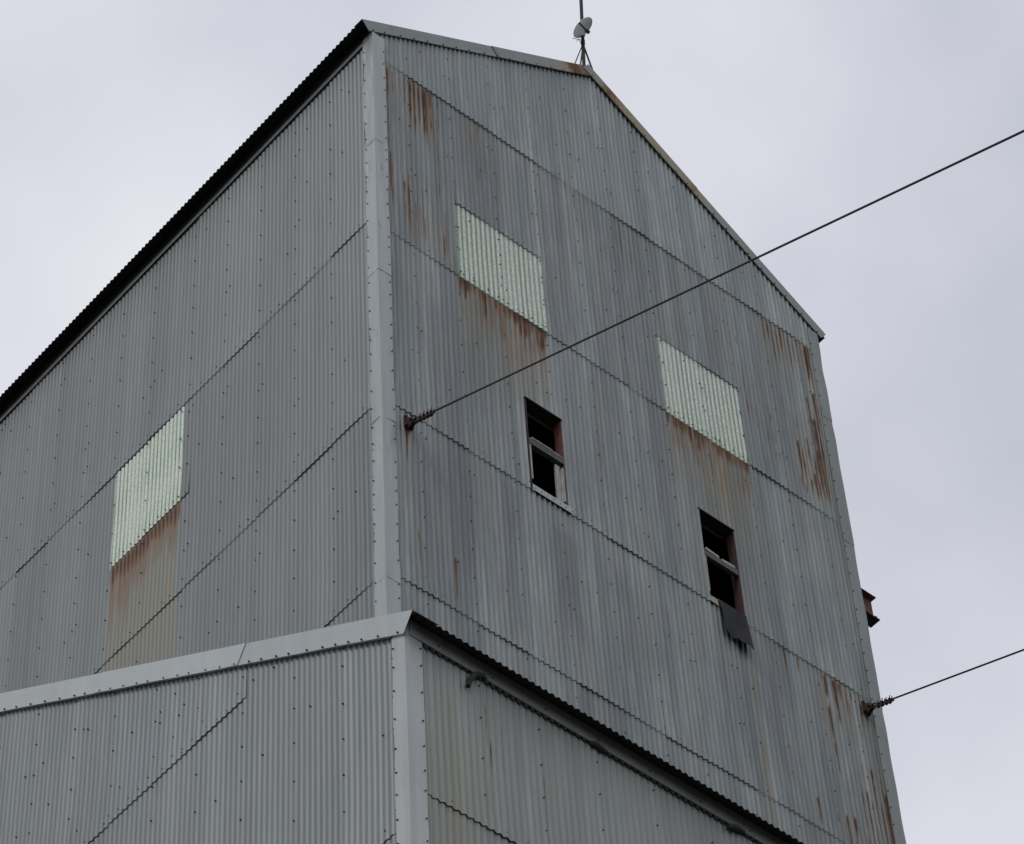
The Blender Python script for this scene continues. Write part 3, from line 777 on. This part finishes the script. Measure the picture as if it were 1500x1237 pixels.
# window holes ------------------------------------------------------
def window(h, label, kind):
    u0, u1, z0, z1 = h
    fr = MB()
    fr.box((u1-.004, -.012, z0-.06), (u1+.008, .11, z1+.0))            # right reveal, red oxide angle
    w = fr.build('window', M['redsteel'] if kind == 1 else M['darkred'], tower); w['label'] = label
    lj = MB(); lj.box((u0-.012, -.010, z0-.02), (u0+.003, .05, z1+.0)); lj.build('jamb', M['darkred'], w)
    hh = MB(); hh.box((u0-.02, -.014, z1-.002), (u1+.012, .10, z1+.012)); hh.build('lintel', M['inside'], w)
    hd = MB(); hd.box((u0-.022, -.024, z1+.000), (u1+.018, -.0145, z1+.016)); hd.build('header', M['darksteel'], w)
    b1 = MB()
    if kind == 1:
        b1.box((u0+.004, -.012, 33.885), (u1-.006, .055, 33.985)); b1.box((u0+.004, .012, 33.985), (u1-.006, .050, 34.01))
    else:
        b1.box((u0+.004, -.010, 33.875), (u1-.006, .045, 33.965))
    b1.build('crossbar', M['bar'], w)
    l1 = MB()
    if kind == 1:
        l1.box((u0+.05, -.016, 33.993), (u0+.36, .008, 34.012)); l1.box((u0+.37, -.014, 33.990), (u1-.010, .006, 34.003))
        l1.box((u0+.004, -.006, z0+.12), (u0+.035, .006, 33.878))                   # pale jamb strip
        l1.box((u1-.115, .02, z0+.02), (u1-.040, .045, 33.84)); l1.box((u1-.040, -.010, z0+.06), (u1-.012, .045, 33.80))
    else:
        l1.box((u0+.004, -.006, z0+.10), (u0+.034, .006, 33.868))
        mt = Matrix.Translation((u0+.15, -.0, 33.995)) @ Matrix.Rotation(R(6), 4, 'Y')
        l1.box((-.11, -.012, -.02), (.10, .02, .018), mat=mt)
        mt = Matrix.Translation((u0+.42, -.0, 33.985)) @ Matrix.Rotation(R(-4), 4, 'Y')
        l1.box((-.12, -.008, -.018), (.09, .02, .022), mat=mt)
    l1.build('board', M['board'], w)
    sl = MB()
    if kind == 1:
        sl.box((u0-.006, -.030, z0-.115), (u1+.055, -.026, z0-.022)); sl.box((u0-.006, -.030, z0-.022), (u1+.055, .06, z0-.018))
        for k in range(7): sl.tube([(u0+.03+k*.092, -.030, z0-.070), (u0+.03+k*.092, -.036, z0-.070)], .007, 6, 1)
    else:
        sl.box((u0-.004, -.028, z0-.115), (u0+.115, -.024, z0-.020)); sl.box((u0-.004, -.028, z0-.020), (u1+.0, .06, z0-.016))
    sl.build('sill', [M['trimplain'] if kind == 1 else M['tansill'], M['screw']], w)
    return w
M['tansill'] = plain('tan_flashing', (0.32, 0.31, 0.25), 0.7, 0.1, 0.2)
window(WIN1, 'window hole with a grey crossbar and pale boards on both jambs', 1)
window(WIN2, 'window hole with debris on its crossbar and a dark flap hanging from its sill', 2)
# steel frame seen dimly inside
fr = MB()
for x in (.2, 3.6, 4.4, 7.4):
    fr.box((x, .22, 0.0), (x+.012, .40, 40.1)); fr.box((x-.08, .22, 0.0), (x+.09, .232, 40.1)); fr.box((x-.08, .388, 0.0), (x+.09, .40, 40.1))
for z in (30.3, 31.9, 33.10, 34.75, 36.35, 38.0, 39.9):
    fr.box((.18, .03, z-.03), (W-.18, .15, z-.022)); fr.box((.18, .14, z-.12), (W-.18, .15, z-.03))
fr.build('steel_frame', M['darkred'], tower)
ins = MB()
ins.box((.20, 2.2, 26.0), (W-.20, 2.3, 40.0)); ins.box((.2, .45, 30.9), (W-.2, 2.2, 30.98)); ins.box((.2, .45, 36.9), (W-.2, 2.2, 36.98))
ins.build('inner_floor', M['inside'], tower)

# crane beam stub sticking out of the far wall
bm_ = MB()
x0, x1, y0, z0, z1 = W-.3, 8.055, .10, 34.965, 35.385
bm_.box((x0, y0, z0), (x1, y0+.165, z0+.016), 1); bm_.box((x0, y0, z1-.014), (x1-.005, y0+.165, z1))
bm_.box((x0, y0+.076, z0+.016), (x1-.02, y0+.088, z1-.014))
bm_.box((x1-.035, y0+.03, z0+.016), (x1-.010, y0+.075, z0+.085), 1)
bm_.box((x1-.10, y0+.04, z0-.008), (x1-.07, y0+.07, z0), 1)
o = bm_.build('steel_beam', [M['redsteel'], M['darksteel']], tower); o['label'] = 'short red oxide steel I-beam sticking out past the far corner'

# ================================================================== LOWER BUILDING
AX, AY = -2.27, -2.90
AE = 9.6; AYE = 12.9
AR_Z = 25.345; AR_Y = -3.06            # rake tip
arz = lambda y: AR_Z + SL*(y-AR_Y)
RY = 4.9
low = empty('lower_building')
tag(low, 'lower corrugated steel building with a bright new rake trim in front of the tall tower', 'building')
alp = lambda u, w, z: np.stack([AX-w, u, z], -1)
aw = Wall(alp, annex_side_stain, fine_from=21.0); aw.corners = [AY]; aw.amp = .0066
art = lambda u: np.minimum(arz(u), arz(RY)*2-arz(u)) - .10
AEL = [AY, -2.73, -2.05, -1.35, -.64, .05, .735, 1.42, 2.11, 2.80, 3.48, 4.17, 4.9]
for i, (a, b_) in enumerate(zip(AEL[:-1], AEL[1:])):
    tn = .35+.35*rr.random()
    if a < -.65:
        aw.sheet(a, b_, 22.945, art, seed=210+i, tint=tn, proud=.009)
        aw.sheet(a, b_, 19.8, 23.05, seed=225+i, tint=tn*.8)
    else:
        aw.sheet(a, b_, 26.265, art, seed=210+i, tint=tn, proud=.011, lap=0 if b_ == 4.9 else .5)
        aw.sheet(a, b_, 22.93, 26.37, seed=240+i, tint=tn*.8, lap=0 if b_ == 4.9 else .5)
        aw.sheet(a, b_, 19.8, 23.05, seed=225+i, tint=tn*.8, lap=0 if b_ == 4.9 else .5)
    aw.sheet(a, b_, 0, 19.9, seed=260+i, tint=tn, proud=.004, lap=0 if b_ == 4.9 else .5)
aw.seg = 4; aw.fine = 99
aw.sheet(4.9, AYE, 0.0, art, seed=290, lap=0)
for u in AEL[1:-1]:
    uc = round(u/PITCH)*PITCH; z = 21.3+rr.uniform(0, .3)
    while z < arz(u)-.35:
        z += rr.choice((.40, .44, .48)); aw.screw(uc, min(z, arz(u)-.3), AMP+.006, .0115)
for (zg, p) in ((28.0, .14), (27.3, .14), (26.6, .3), (26.34, .6), (25.3, .12), (24.2, .12), (23.03, .7), (22.0, .2)):
    for a, b_ in zip(AEL[:-1], AEL[1:]):
        for fr_ in (.2, .4, .6, .8):
            if rr.random() < p:
                u = round((a+fr_*(b_-a))/PITCH)*PITCH; z = zg+rr.uniform(-.06, .06)
                if u > -2.6 and z < arz(u)-.35: aw.screw(u, z, AMP+.006, .0115)
for k in range(9):
    u = round(rr.uniform(-.5, 3.4)/PITCH)*PITCH; z = arz(u)-.3-rr.uniform(.15, 1.0); aw.screw(u, z, AMP+.006, .0125)
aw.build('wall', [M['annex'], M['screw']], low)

afp = lambda u, w, z: np.stack([u, AY-w, z], -1)
af = Wall(afp, annex_front_stain, fine_from=20.5); af.corners = [AX]
AB = [AX, -1.42, -.735, -.05, .635, 1.32, 2.0, 2.69, 3.37, 4.06, 4.75, 5.4, 6.1, 6.8, 7.5, 8.2, 8.9, AE]
for i, (a, b_) in enumerate(zip(AB[:-1], AB[1:])):
    tn = .3+.45*rr.random(); lp_ = 0 if b_ == AE else .5
    af.sheet(a, b_, 23.36, 25.33, seed=300+i, tint=tn, proud=.011, lap=lp_)
    af.sheet(a, b_, 19.8, 23.46, seed=320+i, tint=tn, lap=lp_)
    af.sheet(a, b_, 0, 19.9, seed=340+i, tint=tn, proud=.004, lap=lp_)
for u in AB[1:-1]:
    uc = round(u/PITCH)*PITCH; z = 21.3+rr.uniform(0, .3)
    while z < 24.7: z += rr.choice((.40, .44, .50)); af.screw(uc, z, AMP+.006, .0115)
for u in AB[:-1]:
    for fr_ in (.25, .6):
        uu = round((u+fr_*.69)/PITCH)*PITCH
        if uu > -2.0: af.screw(uu, 23.43+rr.uniform(-.02, .02), AMP+.006, .0115)
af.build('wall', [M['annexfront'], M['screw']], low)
for pos, l0, l1, zt in ((lambda u, w, z: np.stack([AE+w, u, z], -1), AY, AYE, art), (lambda u, w, z: np.stack([u, AYE+w, z], -1), AX, AE, 25.1)):
    ow = Wall(pos, nostain, seg=4, dz=1.5); e = np.linspace(l0, l1, 17)
    for i in range(16): ow.sheet(e[i], e[i+1], 0.0, zt, seed=i, lap=.5 if i < 15 else 0)
    ow.build('wall', [M['annex'], M['screw']], low)
corner(AX, AY, -1, -1, .172, .160, [19.9, 16.9, 13.9], 25.36, 0.0, [M['newtrim'], M['screw']], low)
rl = (RY-AR_Y)/cs
rake((AX-.045, AR_Y, AR_Z), (AX-.045, RY, arz(RY)), (1, 0, 0), (-1, 0, 0), .232, .30, [M['newtrim'], M['screw']], low, [2.86, 5.62, 8.4], lambda t_, j, i: (0, 0, .25+.30*((i*2) % 3)/2, 0), lip=.030)
rake((AX-.045, 2*RY-AR_Y, AR_Z), (AX-.045, RY, arz(RY)), (1, 0, 0), (-1, 0, 0), .232, .30, [M['newtrim'], M['screw']], low, [2.86, 5.62, 8.4], None, lip=.030)
# roof (cut around the tower is not needed: the tower simply stands through it)
ar1 = roof_plane((AX+.02, RY, arz(RY)-.035), (0, -cs, -sn), (RY+3.085)/cs, (1, 0, 0), AE-AX+.2, 'roof', rows=24)
ar2 = roof_plane((AX+.02, RY, arz(RY)-.035), (0, cs, -sn), (RY+3.085)/cs, (1, 0, 0), AE-AX+.2, 'roof', rows=12)
merge(ar1, ar2)
ar1.build('roof', [M['roof']], low)
eb = MB()
eb.box((AX+.03, AY-.034, 25.190), (AE, AY-.028, 25.385)); eb.box((AX+.03, AY-.034, 25.186), (AE, AY+.02, 25.190))
for x in np.arange(AX+.35, AE, .62): eb.tube([(x, AY-.034, 25.25), (x, AY-.044, 25.25)], .010, 6, 1)
eb.build('eave_band', [M['band'], M['screw']], low)
# closure foam: a scalloped strip between band and wall, hanging loose in three places
cf = MB()
nx = int((AE-.1-AX-.19)/PITCH*4); vs = []; fs = []
for k in range(nx+1):
    x = AX+.19+k*PITCH/4; ph = (k % 4)
    dz_ = .004+(.026 if ph in (1, 2) else .0)*(.9+.9*float(n1d(np.array([x*2.3]), 6)[0]))
    for yy in (-.027, -.003):
        vs.append((x, AY+yy, 25.24)); vs.append((x, AY+yy, 25.186-dz_))
for k in range(nx):
    a = k*4; b_ = a+4
    fs += [(a, b_, b_+1, a+1), (a+2, a+3, b_+3, b_+2), (a+1, b_+1, b_+3, a+3), (a, a+2, b_+2, b_)]
cf.add(vs, fs)
cf.build('closure_strip', M['foam'], low)
def dangle(pts, r):
    b_ = MB(); b_.tube(pts, r, 7); o_ = b_.build('loose_foam', M['foam'], low); return o_
dangle([(-1.36, AY-.02, 25.20), (-1.42, AY-.035, 25.205), (-1.50, AY-.04, 25.165), (-1.570, AY-.045, 25.06), (-1.605, AY-.045, 24.94)], [.016, .026, .028, .026, .022])
dangle([(-.16, AY-.02, 25.17), (-.10, AY-.035, 25.18), (-.03, AY-.035, 25.165), (.04, AY-.03, 25.175)], [.022, .030, .028, .015])
dangle([(1.50, AY-.04, 25.12), (1.56, AY-.045, 25.15), (1.64, AY-.04, 25.17), (1.72, AY-.03, 25.19)], [.022, .030, .028, .016])

# ================================================================== GUY WIRES
def guy(a, d, label, plate_dx, reach):
    a = Vector(a); d = Vector(d).normalized()
    r0 = empty('guy_wire'); r0.location = (0, 0, 0)
    tag(r0, label, 'guy wire', 'guy wires anchored to the tower')
    T = reach
    c_ = MB(); pts = []
    for k in range(41):
        q = k/40; p = a+d*(.22+(T-.22)*q); p.z -= 0.35*4*q*(1-q)*0.0
        pts.append(p)
    c_.tube(pts, .0110, 8)
    end = a+d*(.98)
    c_.build('cable', M['cable'], r0)
    # bracket: wall plate, gusset pair, pin
    br = MB()
    wp = Vector((a.x-plate_dx, -.022, a.z+.02))
    br.box((wp.x-.06, -.040, wp.z-.09), (wp.x+.06, -.020, wp.z+.09))
    side = Vector((0, 0, 1))
    nv = d.cross(side).normalized()
    base = Vector((wp.x, -.03, wp.z))
    for off in (-.020, .020):
        o_ = nv*off
        P = [base+Vector((-.03, 0, .05))+o_, base+Vector((.02, 0, -.10))+o_, base+d*.15+Vector((0, 0, -.045))+o_, base+d*.18+o_, base+d*.15+Vector((0, 0, .045))+o_]
        Q = [p+nv*.010 for p in P]
        n = len(P)
        br.add(P+Q, [tuple(range(n))[::-1], tuple(range(n, 2*n))]+[(k, (k+1) % n, (k+1) % n+n, k+n) for k in range(n)])
    pin = base+d*.135
    br.tube([pin-nv*.05, pin+nv*.06], .018, 8)
    for dx, dz_ in ((-.045, .07), (.045, .07), (-.045, -.07), (.045, -.07)):
        br.tube([(wp.x+dx, -.04, wp.z+dz_), (wp.x+dx, -.062, wp.z+dz_)], .016, 6)
    br.build('bracket', M['rustiron'], r0)
    up = nv.cross(d).normalized()
    if up.z < 0: up = -up
    # thimble loop and dead end laid back along the cable
    lp2 = MB()
    loop = [pin+d*(.045+.055*math.cos(t_))+up*.030*math.sin(t_) for t_ in np.linspace(0.15, 2*math.pi-.15, 15)]
    lp2.tube(loop+[a+d*.30-up*.018, a+d*.44-up*.020, a+d*.60-up*.024], .0095, 7)
    lp2.build('thimble', M['rustiron'], r0)
    for k, t_ in enumerate((.25, .34, .43, .51)):
        cl = MB(); c0 = a+d*t_
        mt = Matrix((( *d, 0), (*nv, 0), (*up, 0), (0, 0, 0, 1))).transposed(); mt = Matrix.Translation(c0) @ mt
        cl.box((-.020, -.020, -.034), (.020, .020, -.012), mat=mt)
        cl.box((-.016, -.024, .006), (.016, .024, .020), mat=mt)
        for s_ in (-.016, .016):
            cl.tube([c0+nv*s_-up*.04, c0+nv*s_+up*(.046+.008*(k % 2))], .0065, 6)
        cl.tube([c0-nv*.016-up*.040, c0-up*.046, c0+nv*.016-up*.040], .0065, 6)
        cl.build('wire_clamp', M['rustiron'], r0)
    g_ = MB(); e_ = a+d*T
    g_.box((e_.x-.6, e_.y-.6, 0.002), (e_.x+.6, e_.y+.6, .45)); g_.tube([(e_.x, e_.y, .4), tuple(e_)], .03, 8)
    g_.build('ground_anchor', M['concrete'], r0)
    return r0

guy((0.345, -.06, 32.80), (-.1131, -.8330, -.5416), 'long black guy wire bolted near the near corner and crossing the gable wall', .0, 59.6)
guy((7.33, -.06, 32.80), (-.1798, -.8325, -.5241), 'shorter looking black guy wire bolted beside the far corner of the tower', .0, 61.6)

# ================================================================== MAST AND DISH
mast = empty('antenna_mast'); mast.location = (0, 0, 0)
tag(mast, 'thin dark pole mast with splayed legs standing on the tower ridge', 'mast')
MX, MY = 3.822, .10
b_ = MB(); b_.tube([(MX, MY, 42.99), (MX+.166, MY, 46.6)], .0245, 10); b_.tube([(MX+.037, MY, 43.80), (MX+.042, MY, 43.90)], .030, 10)
b_.build('pole', M['darksteel'], mast)
for fx, fy, fz, r_ in ((-.215, .02, 42.93, .008), (.185, -.045, 42.96, .013), (-.02, .10, 43.0, .008), (.10, .26, 42.95, .008)):
    b_ = MB(); b_.tube([(MX+.037, MY, 43.82), (MX+fx, MY+fy, fz)], r_, 7); b_.box((MX+fx-.03, MY+fy-.03, fz-.012), (MX+fx+.03, MY+fy+.03, fz))
    b_.build('leg', M['darksteel'], mast)
for pa, pb in (((MX-.20, MY+.02, 43.10), (MX-.05, MY+.04, 43.22)), ((MX+.03, MY, 43.08), (MX+.15, MY-.03, 43.10)), ((MX+.045, MY-.02, 44.12), (MX+.035, MY-.01, 43.70))):
    b_ = MB(); b_.tube([pa, pb], .004, 5); b_.build('stay', M['darksteel'], mast)

dish = empty('satellite_dish'); tag(dish, 'small round pale grey dish clamped to the roof mast', 'dish')
dn_ = Vector((.586, -.264, -.766)).normalized()
cc = Vector((3.747, -.03, 43.973))
X_ = dn_.cross(Vector((0, 0, 1))).normalized(); Y_ = X_.cross(dn_).normalized()
Rr = .168
b_ = MB(); vs = []; fs = []
nr, ns = 9, 40
for side_ in (0, 1):
    for i in range(nr+1):
        q = i/nr
        for k in range(ns):
            an = 2*math.pi*k/ns
            vs.append(cc + (X_*math.cos(an)+Y_*math.sin(an))*Rr*q + dn_*(.032*q*q-.02-(0.006 if side_ else 0)))
o_ = (nr+1)*ns
for i in range(nr):
    for k in range(ns):
        a, c_ = i*ns+k, i*ns+(k+1) % ns
        fs.append((a, c_, c_+ns, a+ns)); fs.append((a+o_, a+ns+o_, c_+ns+o_, c_+o_))
for k in range(ns):
    a, c_ = nr*ns+k, nr*ns+(k+1) % ns; fs.append((a, c_, c_+o_, a+o_))
b_.add(vs, fs, 0, True)
ring = [cc+(X_*math.cos(2*math.pi*k/ns)+Y_*math.sin(2*math.pi*k/ns))*(Rr+.001)+dn_*.011 for k in range(ns+1)]
b_.tube(ring, .004, 6)
b_.build('reflector', M['dish'], dish)
ul_ = Vector((-.882, .062, .462)); e_ = (ul_-dn_*ul_.dot(dn_)).normalized()   # towards the raised side of the rim
b_ = MB(); b_.tube([cc+e_*.155+dn_*.012, cc+e_*.03+dn_*.07, cc+dn_*.105], .013, 10); b_.build('feed_arm', M['bar'], dish)
b_ = MB(); b_.tube([cc+dn_*.080, cc+dn_*.135, cc+dn_*.140], [.027, .027, .016], 14); b_.build('feed_horn', M['bar'], dish)
b_ = MB(); b_.tube([cc-dn_*.075, cc-dn_*.028], [.030, .045], 12); b_.tube([cc-dn_*.06, (MX+.045, MY, 44.06)], .014, 8)
b_.box((MX+.012, MY-.030, 44.02), (MX+.077, MY+.034, 44.10)); b_.build('mount', M['dish'], dish)
an_ = MB()
an_.tube([(MX+.03, MY, 43.75), (MX-.06, MY-.02, 43.81)], .0045, 5)
an_.tube([(MX-.180, MY-.02, 43.73), (MX-.020, MY-.02, 43.84)], .0045, 5)
for t_ in (.7,):
    p_ = Vector((MX-.180, MY-.02, 43.73)).lerp(Vector((MX-.020, MY-.02, 43.84)), t_); an_.tube([p_+Vector((0, -.05, .01)), p_+Vector((0, .05, -.01))], .0028, 5)
o = an_.build('rod_antenna', M['bar'], None); tag(o, 'tiny thin rod antenna fixed to the mast just below the dish', 'antenna')

# ================================================================== TORN FLAP
fl = Wall(lambda u, w, z: np.stack([u, -w, z], -1), nostain)
nu, nz = 15, 13
uu = np.linspace(0, 1, nu); qq = np.linspace(0, 1, nz)
V = np.zeros((nz, nu, 3))
for j, q in enumerate(qq):
    for i, s_ in enumerate(uu):
        xl = 5.000+.045*q+.012*math.sin(q*5); xr = 5.445-.015*q
        x = xl+(xr-xl)*s_
        zb_ = 32.62*(1-s_)+32.52*s_ + .014*math.sin(s_*17)+.010*math.sin(s_*31)
        z = 33.150*(1-q)+zb_*q
        outw = .034+.050*q**1.3 + .020*math.sin(s_*6+q*3)*q - .02*(1-s_)*q
        V[j, i] = (x, -outw, z)
sp_ = Soup(); sp_.grid(V, 0, True); V2 = V.copy(); V2[..., 1] += .006; sp_.grid(V2, 0, True)
o = sp_.build('hanging_flap', [M['flap'], M['screw']], None)
tag(o, 'torn dark rubbery flap hanging out over the sill of the right hand window hole', 'flap')
